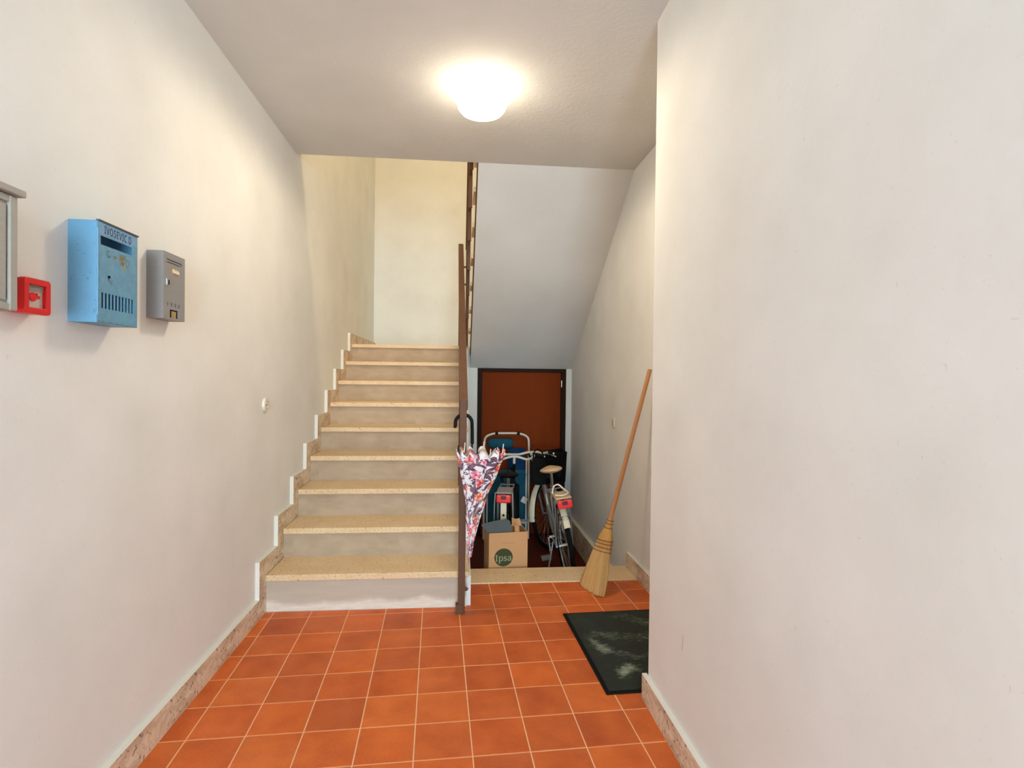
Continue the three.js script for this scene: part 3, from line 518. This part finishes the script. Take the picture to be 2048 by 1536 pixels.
// ------------------------------------------------------------------ cardboard box and the board lying on it
{
  const t = thing('cardboard_box', 'open brown cardboard box with round dark green print behind the sill', 'box', [1.313, -0.17, -1.035], 7 * D2R);
  const W = 0.27, H = 0.405, Dp = 0.2, th = 0.005;
  const face = canvasTex(512, 768, (g, w, h) => {
    const r = rng(41); g.fillStyle = '#cb9a6c'; g.fillRect(0, 0, w, h);
    for (let i = 0; i < 700; i++) { g.fillStyle = `rgba(${190 + r() * 30},${140 + r() * 24},${95 + r() * 22},.12)`; g.fillRect(r() * w, r() * h, 30 + r() * 120, 2 + r() * 10); }
    const sx = w / W, sy = h / H, px = (x) => (x + W / 2) * sx, py = (y) => h - y * sy;
    g.fillStyle = '#3c4425'; g.beginPath(); g.ellipse(px(-0.033), py(0.236), 0.064 * sx, 0.061 * sy, 0, 0, 7); g.fill();
    g.fillStyle = '#a9ab8b'; g.font = '112px serif'; g.textAlign = 'center'; g.textBaseline = 'middle'; g.fillText('Ipsa', px(-0.033), py(0.232));
    g.fillStyle = 'rgba(128,88,52,.75)'; for (let i = 0; i < 9; i++) g.fillRect(px(-0.045 + i * 0.0102), py(0.335), 7 + (i % 3) * 3, 8);
  });
  const f = box(-W / 2, W / 2, 0, H, Dp / 2 - th, Dp / 2);
  obj('front_panel', f, std({ color: 0xffffff, roughness: 0.85, map: face }), t, 'front side with round dark print');
  obj('side_panel', boxUV(box(-W / 2, -W / 2 + th, 0, H, -Dp / 2 + th, Dp / 2 - th)), M.card, t); obj('side_panel', boxUV(box(W / 2 - th, W / 2, 0, H, -Dp / 2 + th, Dp / 2 - th)), M.card, t);
  obj('back_panel', boxUV(box(-W / 2, W / 2, 0, H, -Dp / 2, -Dp / 2 + th)), M.card, t); obj('bottom_panel', boxUV(box(-W / 2 + th, W / 2 - th, 0, th, -Dp / 2 + th, Dp / 2 - th)), M.card, t);
  const fl = new THREE.ExtrudeGeometry(new THREE.Shape([[0, 0], [0.07, 0], [0.062, 0.055], [0.03, 0.05], [0.004, 0.062]].map((p) => new THREE.Vector2(...p))), { depth: 0.004, bevelEnabled: false });
  obj('flap', boxUV(fl.clone().rotateX(-0.5).translate(W / 2 - 0.075, H - 0.004, -Dp / 2 + 0.03)), M.card, t);
  obj('flap', boxUV(fl.clone().scale(0.55, 0.9, 1).rotateY(0.4).rotateX(-0.35).translate(0.045, H - 0.004, Dp / 2 - 0.01)), M.card, t, 'torn reddish corner flap');
}
{
  const t = thing('grey_board', 'dark grey sheet of board lying tilted across the box top', 'board', [1.278, 0.238, -1.02], 7 * D2R);
  const s = new THREE.Shape([[-0.108, 0.0], [0.062, 0.0], [0.055, 0.075], [0.03, 0.092], [-0.065, 0.078], [-0.142, 0.062], [-0.145, 0.05]].map((p) => new THREE.Vector2(...p)));
  obj('board_sheet', boxUV(new THREE.ExtrudeGeometry(s, { depth: 0.004, bevelEnabled: true, bevelSize: 0.001, bevelThickness: 0.001, bevelSegments: 1 }).rotateX(-0.62).translate(0, 0.0, 0.085)), M.greyCard, t);
}

// ------------------------------------------------------------------ folded lounger
{
  const t = thing('folding_lounger', 'folded blue fabric lounger with white tube frame propped at the brown door', 'lounger', [1.468, CF, -2.80]);
  t.rotation.x = -0.035;
  const R = 0.0115, hw = 0.228, H = 1.075;
  obj('frame', [pipe([[-hw, 0.0, 0], [-hw, 0.5, 0], [-hw, 0.96, 0], [-hw + 0.02, 1.04, 0], [-hw + 0.085, H - 0.006, 0], [-hw + 0.14, H, 0], [0, H, 0], [hw - 0.14, H, 0], [hw - 0.085, H - 0.006, 0], [hw - 0.02, 1.04, 0], [hw, 0.96, 0], [hw, 0.5, 0], [hw, 0, 0]], R, 140, 12), rod([-hw, 0.04, 0], [hw, 0.04, 0], R), pipe([[-hw + 0.03, 0.03, 0.05], [-hw + 0.03, 0.5, 0.05], [-hw + 0.03, 0.8, 0.05]], 0.009, 20), pipe([[hw - 0.03, 0.03, 0.05], [hw - 0.03, 0.5, 0.05], [hw - 0.03, 0.8, 0.05]], 0.009, 20)], M.plate, t);
  for (const x of [-0.105, 0.118]) obj('joint_sleeve', rod([x - 0.014, H, 0], [x + 0.014, H, 0], 0.0155), M.bikeBlack, t);
  const sheet = (x0, x1, y0, y1, z, th, bulge, nx = 12, ny = 16) => { const g = new THREE.BoxGeometry(x1 - x0, y1 - y0, th, nx, ny, 1), p = g.attributes.position; for (let i = 0; i < p.count; i++) { const u = p.getX(i) / (x1 - x0) * 2, v = p.getY(i) / (y1 - y0) * 2; p.setZ(i, p.getZ(i) + bulge * (1 - u * u) * (1 - v * v) + 0.004 * Math.sin(u * 3 + v * 5) * (1 - u * u)); } g.translate((x0 + x1) / 2, (y0 + y1) / 2, z); g.computeVertexNormals(); return boxUV(g); };
  obj('seat_fabric', sheet(-0.215, 0.215, 0.05, 0.705, 0.03, 0.02, 0.025), M.teal, t, 'teal-blue seat fabric');
  obj('seam', [rod([-0.2, 0.66, 0.056], [0.2, 0.66, 0.056], 0.004), rod([0.13, 0.1, 0.05], [0.13, 0.68, 0.062], 0.003), rod([-0.06, 0.36, 0.078], [0.06, 0.6, 0.078], 0.003)], M.teal, t);
  obj('back_fabric', sheet(0.01, 0.185, 0.64, 0.925, 0.012, 0.014, 0.012), M.navy, t, 'royal blue upper fabric');
  obj('pillow', new THREE.CapsuleGeometry(0.05, 0.165, 6, 20).rotateZ(Math.PI / 2).scale(1, 1, 0.62).translate(-0.065, 0.975, 0.032), M.teal, t);
  obj('care_tag', box(-0.03, 0.03, -0.03, 0.03, 0, 0.002).rotateZ(-0.5).translate(0.178, 0.405, 0.066), M.plate, t, 'white tag');
  obj('strap_buckle', [box(-0.03, 0.028, 0.1, 0.125, 0.06, 0.068)], M.tan, t);
}

// ------------------------------------------------------------------ bicycles
// local axes: forward -z, rear axle at z = 0, ground at y = 0
function wheel(parent, name, R, z, steerParent) {
  const p = steerParent ?? parent, tube = 0.019;
  const w = obj(name, new THREE.TorusGeometry(R - tube, tube, 12, 56).rotateY(Math.PI / 2).translate(0, R, z), M.rubber, p);
  obj('rim', new THREE.TorusGeometry(R - 2 * tube - 0.004, 0.009, 8, 56).rotateY(Math.PI / 2).translate(0, R, z), M.chrome, w);
  const sp = []; for (let i = 0; i < 28; i++) { const a = i / 28 * Math.PI * 2, s = i % 2 ? 0.022 : -0.022; sp.push(rod([s, R + Math.sin(a + 0.3) * 0.02, z + Math.cos(a + 0.3) * 0.02], [0, R + Math.sin(a) * (R - 0.045), z + Math.cos(a) * (R - 0.045)], 0.0011, 0.0011, 4)); }
  obj('spokes', sp, M.chrome, w); obj('hub', rod([-0.045, R, z], [0.045, R, z], 0.016), M.chrome, w); return w;
}
function guard(R, z, a0, a1, hw) {               // curved mudguard: arc a0..a1 measured from straight up towards the rear
  const prof = []; for (let i = 0; i <= 8; i++) { const a = -1.25 + 2.5 * i / 8; prof.push([Math.sin(a) * hw, Math.cos(a) * 0.018]); } for (let i = 8; i >= 0; i--) { const a = -1.25 + 2.5 * i / 8; prof.push([Math.sin(a) * (hw - 0.002), Math.cos(a) * 0.018 - 0.003]); }
  const n = 28, m = prof.length, pos = [], idx = []; for (let i = 0; i <= n; i++) { const a = a0 + (a1 - a0) * i / n; for (const [x, d] of prof) { const q = R + d; pos.push(x, q * Math.cos(a), q * Math.sin(a)); } }
  for (let i = 0; i < n; i++) for (let k = 0; k < m; k++) { const a = i * m + k, b = i * m + (k + 1) % m; idx.push(a, a + m, b, b, a + m, b + m); }
  for (const [o, s] of [[0, 1], [n * m, -1]]) for (let k = 0; k < 8; k++) { const a = o + k, b = o + k + 1, c = o + m - 1 - k, d = o + m - 2 - k; s > 0 ? idx.push(a, b, c, b, d, c) : idx.push(a, c, b, b, c, d); }
  const g = new THREE.BufferGeometry(); g.setAttribute('position', new THREE.Float32BufferAttribute(pos, 3)); g.setIndex(idx); g.computeVertexNormals(); const h = g.toNonIndexed(); h.setAttribute('uv', new THREE.Float32BufferAttribute(new Float32Array(h.attributes.position.count * 2), 2)); return h.translate(0, 0.33, z);
}
function bicycle(o) {
  const t = thing('bicycle', o.label, 'bicycle', o.at, o.yaw); t.rotation.order = 'YXZ'; t.rotation.z = o.lean;
  const R = 0.33, wb = 1.02, bb = [0, 0.28, -0.43], head0 = [0, 0.66, -wb + 0.10], head1 = [0, 0.86, -wb + 0.17], seatT = [0, 0.76, -0.25];
  wheel(t, 'rear_wheel', R, 0);
  const fr = M[o.paint];
  obj('frame', [rod(bb, seatT, 0.016), pipe([[0, 0.80, -wb + 0.15], [0, 0.60, -wb + 0.27], [0, 0.36, -0.60], bb], 0.019, 30), pipe([[0, 0.72, -wb + 0.12], [0, 0.52, -wb + 0.30], [0, 0.40, -0.52], [0, 0.40, -0.39]], 0.0145, 30), rod(head0, head1, 0.022),
    ...[-1, 1].flatMap((s) => [rod([s * 0.035, bb[1], bb[2] + 0.03], [s * 0.062, R, 0], 0.0095), rod([s * 0.02, seatT[1] - 0.04, seatT[2] + 0.01], [s * 0.062, R, 0], 0.0075)])], fr, t);
  obj('seat_post', rod([0, 0.74, -0.257], [0, 0.88, -0.205], 0.0125), M.chrome, t);
  const sd = new THREE.SphereGeometry(1, 32, 20), sp = sd.attributes.position; for (let i = 0; i < sp.count; i++) { const x = sp.getX(i), y = sp.getY(i), z = sp.getZ(i), k = z > 0 ? 1 : 1 + z * 0.75; sp.setXYZ(i, x * 0.092 * k, y * (y > 0 ? 0.026 : 0.03) + 0.012 * Math.max(0, z), z * 0.125); } sd.computeVertexNormals();
  obj('saddle', sd.translate(0, 0.905, -0.19), M[o.saddle], t);
  for (const s of [-1, 1]) obj('saddle_spring', rod([s * 0.045, 0.855, -0.13], [s * 0.05, 0.89, -0.12], 0.014), M.bikeBlack, t);
  obj('rear_mudguard', guard(R + 0.012, 0, -0.6, o.guardEnd ?? 1.6, 0.027), M[o.guard], t);
  if (o.bandY) obj('mudguard_band', new THREE.TorusGeometry(0.031, 0.003, 6, 20).scale(1, 0.5, 1).rotateX(-0.8).translate(0, R + 0.275, 0.225), M.bikeBlack, t);
  const ry = o.rackY ?? 0.755, rk = [rod([-0.055, ry, -0.16], [-0.055, ry, 0.24], 0.005), rod([0.055, ry, -0.16], [0.055, ry, 0.24], 0.005), rod([0, ry, -0.16], [0, ry, 0.24], 0.004)];
  for (const z of [-0.14, 0, 0.14, 0.24]) rk.push(rod([-0.055, ry, z], [0.055, ry, z], 0.005)); for (const s of [-1, 1]) rk.push(rod([s * 0.055, ry, 0.20], [s * 0.068, R, 0.0], 0.0048), rod([s * 0.055, ry, 0.05], [s * 0.066, R + 0.02, 0.0], 0.0045));
  if (o.frameRack) for (const s of [-1, 1]) rk.push(pipe([[s * 0.066, ry + 0.012, 0.27], [s * 0.072, ry - 0.12, 0.28], [s * 0.072, ry - 0.34, 0.26]], 0.0045, 16));
  obj('rear_rack', rk, M[o.rack], t);
  obj('rack_plate', box(-0.06, 0.06, ry + 0.004, ry + 0.016, 0.05, 0.27, 0.004), M[o.plate], t);
  const rf = obj('rear_reflector', new RoundedBoxGeometry(0.112, 0.062, 0.03, 4, 0.014).translate(0, ry - 0.03, 0.292), M.redLens, t, 'bright red rear reflector');
  obj('reflector_window', box(-0.02, 0.02, ry - 0.032, ry - 0.004, 0.3, 0.3085, 0.002), M.darkRed, rf);
  if (o.tail) { const g = obj('mudguard_plate', [box(-0.023, 0.023, ry - 0.2, ry - 0.062, 0.285, 0.29, 0.002)], M.cream, t, 'cream mudguard tail with dark emblem'); obj('emblem', new THREE.CylinderGeometry(0.011, 0.011, 0.003, 4).rotateX(Math.PI / 2).translate(0, ry - 0.155, 0.2915), M.bikeBlack, g); }
  // steering assembly turned about the head tube
  const st = new THREE.Matrix4().makeTranslation(0, 0, -wb + 0.06).multiply(new THREE.Matrix4().makeRotationY(o.steer)).multiply(new THREE.Matrix4().makeTranslation(0, 0, wb - 0.06));
  const turned = (m) => { m.applyMatrix4(st); return m; };
  const fw = wheel(t, 'front_wheel', R, -wb); turned(fw);
  turned(obj('front_fork', [rod([0, 0.70, -wb + 0.11], [0, 0.90, -wb + 0.18], 0.014), ...[-1, 1].flatMap((s) => [rod([0, 0.70, -wb + 0.11], [s * 0.045, 0.67, -wb + 0.095], 0.013), pipe([[s * 0.045, 0.67, -wb + 0.095], [s * 0.05, 0.5, -wb + 0.04], [s * 0.055, R, -wb]], 0.0105, 16)])], fr, t));
  turned(obj('front_mudguard', guard(R + 0.012, -wb, -0.75, 1.5, 0.03), M[o.guard], t));
  if (o.bandY) turned(obj('mudguard_band', new THREE.TorusGeometry(0.03, 0.003, 6, 20).scale(1, 0.5, 1).rotateX(-1.5).rotateX(1.5).translate(0, R + 0.06, -wb + R + 0.015), M.bikeBlack, t));
  const bw = o.barW ?? 0, hb = obj('handlebar', [rod([0, 0.88, -wb + 0.17], [0, 0.965, -wb + 0.19], 0.013), pipe([[-0.27 - bw, 0.965 + o.rise, -wb + 0.36], [-0.2 - bw, 0.965 + o.rise, -wb + 0.29], [-0.13, 0.955 - o.dip, -wb + 0.2], [-0.05, 0.965 - o.dip * 0.5, -wb + 0.17], [0, 0.965, -wb + 0.17], [0.05, 0.965 - o.dip * 0.5, -wb + 0.17], [0.13, 0.955 - o.dip, -wb + 0.2], [0.2 + bw, 0.965 + o.rise, -wb + 0.29], [0.27 + bw, 0.965 + o.rise, -wb + 0.36]], 0.0115, 70)], M[o.bar], t); turned(hb);
  for (const s of [-1, 1]) { obj('grip', rod([s * (0.2 + bw), 0.965 + o.rise, -wb + 0.29], [s * (0.275 + bw), 0.965 + o.rise, -wb + 0.365], 0.0165), M[o.grip], hb); obj('brake_lever', [pipe([[s * (0.17 + bw), 0.955 + o.rise, -wb + 0.25], [s * (0.19 + bw), 0.93 + o.rise, -wb + 0.23], [s * (0.26 + bw), 0.925 + o.rise, -wb + 0.30]], 0.006, 16), rod([s * (0.16 + bw), 0.965 + o.rise * 0.5, -wb + 0.24], [s * (0.17 + bw), 0.945 + o.rise * 0.7, -wb + 0.235], 0.014)], M[o.lever], hb); }
  if (o.basket) {
    const by = 0.64, bh = 0.27, bk = [], w0 = 0.12, w1 = 0.165, d0 = 0.1, d1 = 0.135, cz = -wb - 0.0; const bx = 0.10, ring = (f) => { const w = w0 + (w1 - w0) * f, d = d0 + (d1 - d0) * f, y = by + bh * f; return [[bx - w, y, cz - d], [bx + w, y, cz - d], [bx + w, y, cz + d], [bx - w, y, cz + d]]; };
    for (let i = 0; i <= 14; i++) { const q = ring(i / 14); for (let k = 0; k < 4; k++) bk.push(rod(q[k], q[(k + 1) % 4], i === 14 ? 0.01 : 0.0085, i === 14 ? 0.01 : 0.0085, 6)); }
    for (let k = 0; k < 4; k++) for (let j = 0; j < 12; j++) { const a = ring(0), b = ring(1), f = j / 12, L = (p, q) => p.map((v, i) => v + (q[i] - v) * f); bk.push(rod(L(a[k], a[(k + 1) % 4]), L(b[k], b[(k + 1) % 4]), 0.0055, 0.0055, 6)); }
    bk.push(box(bx - w0, bx + w0, by - 0.004, by + 0.004, cz - d0, cz + d0)); obj('basket', bk, M.wicker, t, 'black woven front basket');
  }
  obj('chain_guard', [box(0.04, 0.055, 0.235, 0.34, -0.52, -0.06, 0.006)], M.bikeBlack, t);
  const cr = obj('crank', [rod([-0.06, bb[1], bb[2]], [0.07, bb[1], bb[2]], 0.016), rod([0.068, bb[1], bb[2]], [0.072, bb[1] + 0.15, bb[2] - 0.06], 0.009), rod([-0.066, bb[1], bb[2]], [-0.072, bb[1] - 0.15, bb[2] + 0.06], 0.009), new THREE.CylinderGeometry(0.085, 0.085, 0.006, 32).rotateZ(Math.PI / 2).translate(0.058, bb[1], bb[2])], M.chrome, t);
  for (const s of [-1, 1]) { const c = [s * 0.115, bb[1] + s * 0.15, bb[2] - s * 0.06]; obj('pedal', [box(c[0] - 0.042, c[0] + 0.042, c[1] - 0.011, c[1] + 0.011, c[2] + 0.026, c[2] + 0.036), box(c[0] - 0.042, c[0] + 0.042, c[1] - 0.011, c[1] + 0.011, c[2] - 0.036, c[2] - 0.026), box(c[0] - 0.042, c[0] - 0.034, c[1] - 0.011, c[1] + 0.011, c[2] - 0.03, c[2] + 0.03), box(c[0] + 0.034, c[0] + 0.042, c[1] - 0.011, c[1] + 0.011, c[2] - 0.03, c[2] + 0.03), rod([c[0] - 0.04, c[1], c[2]], [c[0] + 0.04, c[1], c[2]], 0.006)], M.greyMetal, cr); }
  obj('kickstand', pipe([[-0.04, 0.26, -0.36], [-0.09, 0.12, -0.33], [-0.125 - 0.3 * Math.abs(o.lean) * 0, 0.02, -0.31]], 0.008, 16), M.bikeSilver, t);
  if (o.cable) obj('rack_cable', pipe([[-0.06, ry + 0.03, 0.14], [-0.04, ry + 0.075, 0.12], [0.0, ry + 0.08, 0.1], [0.03, ry + 0.05, 0.12], [0.05, ry + 0.03, 0.2], [0.0, ry + 0.028, 0.25], [-0.05, ry + 0.03, 0.22]], 0.006, 60), M.plate, t, 'white cable looped on the rack');
  if (o.bulb) obj('head_light', [new THREE.SphereGeometry(0.035, 20, 14).scale(1, 1, 1.2).translate(0, 0.80, -wb + 0.08)], M.chrome, t);
  return t;
}
bicycle({ label: 'silver bicycle with cream mudguards, tan saddle and black basket by the wall', at: [1.866, CF, -1.475], yaw: 0, lean: 8.4 * D2R, steer: -34 * D2R, paint: 'bikeSilver', saddle: 'tan', guard: 'cream', bandY: true, rack: 'greyMetal', plate: 'tan', bar: 'plate', grip: 'bikeBlack', lever: 'cream', rise: 0.012, dip: 0.0, barW: 0.04, guardEnd: 0.92, basket: true, cable: true });
const left = bicycle({ label: 'dark bicycle with wire rear rack standing behind the cardboard box', at: [1.352, CF, -1.46], yaw: -9 * D2R, lean: 0, steer: 6 * D2R, paint: 'bikeBlack', saddle: 'bikeBlack', guard: 'bikeBlack', rack: 'greyMetal', plate: 'greyMetal', bar: 'plate', grip: 'bikeBlack', lever: 'bikeBlack', rise: 0.03, dip: 0.012, frameRack: true, guardEnd: 1.0, rackY: 0.83, tail: true, bulb: true });
left.scale.setScalar(0.95);

// ------------------------------------------------------------------ bag between the handlebars
{
  const t = thing('shoulder_bag', 'black leather bag hanging between the two handlebars', 'bag', [1.70, 0.335, -2.13], -0.15);
  const g = new THREE.BoxGeometry(0.15, 0.24, 0.06, 10, 12, 6), p = g.attributes.position; for (let i = 0; i < p.count; i++) { const x = p.getX(i) / 0.085, y = p.getY(i) / 0.12; p.setXYZ(i, p.getX(i) * (1 - 0.18 * Math.max(0, y) - 0.1 * y * y), p.getY(i) * (1 - 0.06 * x * x), p.getZ(i) * (1.15 - 0.5 * Math.max(0, y)) * (1.1 - 0.35 * x * x)); } g.computeVertexNormals();
  obj('bag_body', g.translate(0, 0.12, 0), M.leather, t);
  obj('strap', pipe([[-0.05, 0.22, 0], [-0.045, 0.285, 0.0], [-0.01, 0.315, 0.0], [0.03, 0.285, 0], [0.045, 0.22, 0]], 0.006, 30), M.leather, t);
}
for (const o of scene.children) o.traverse?.((c) => { delete c.userData._n; });
renderer.render(scene, camera);
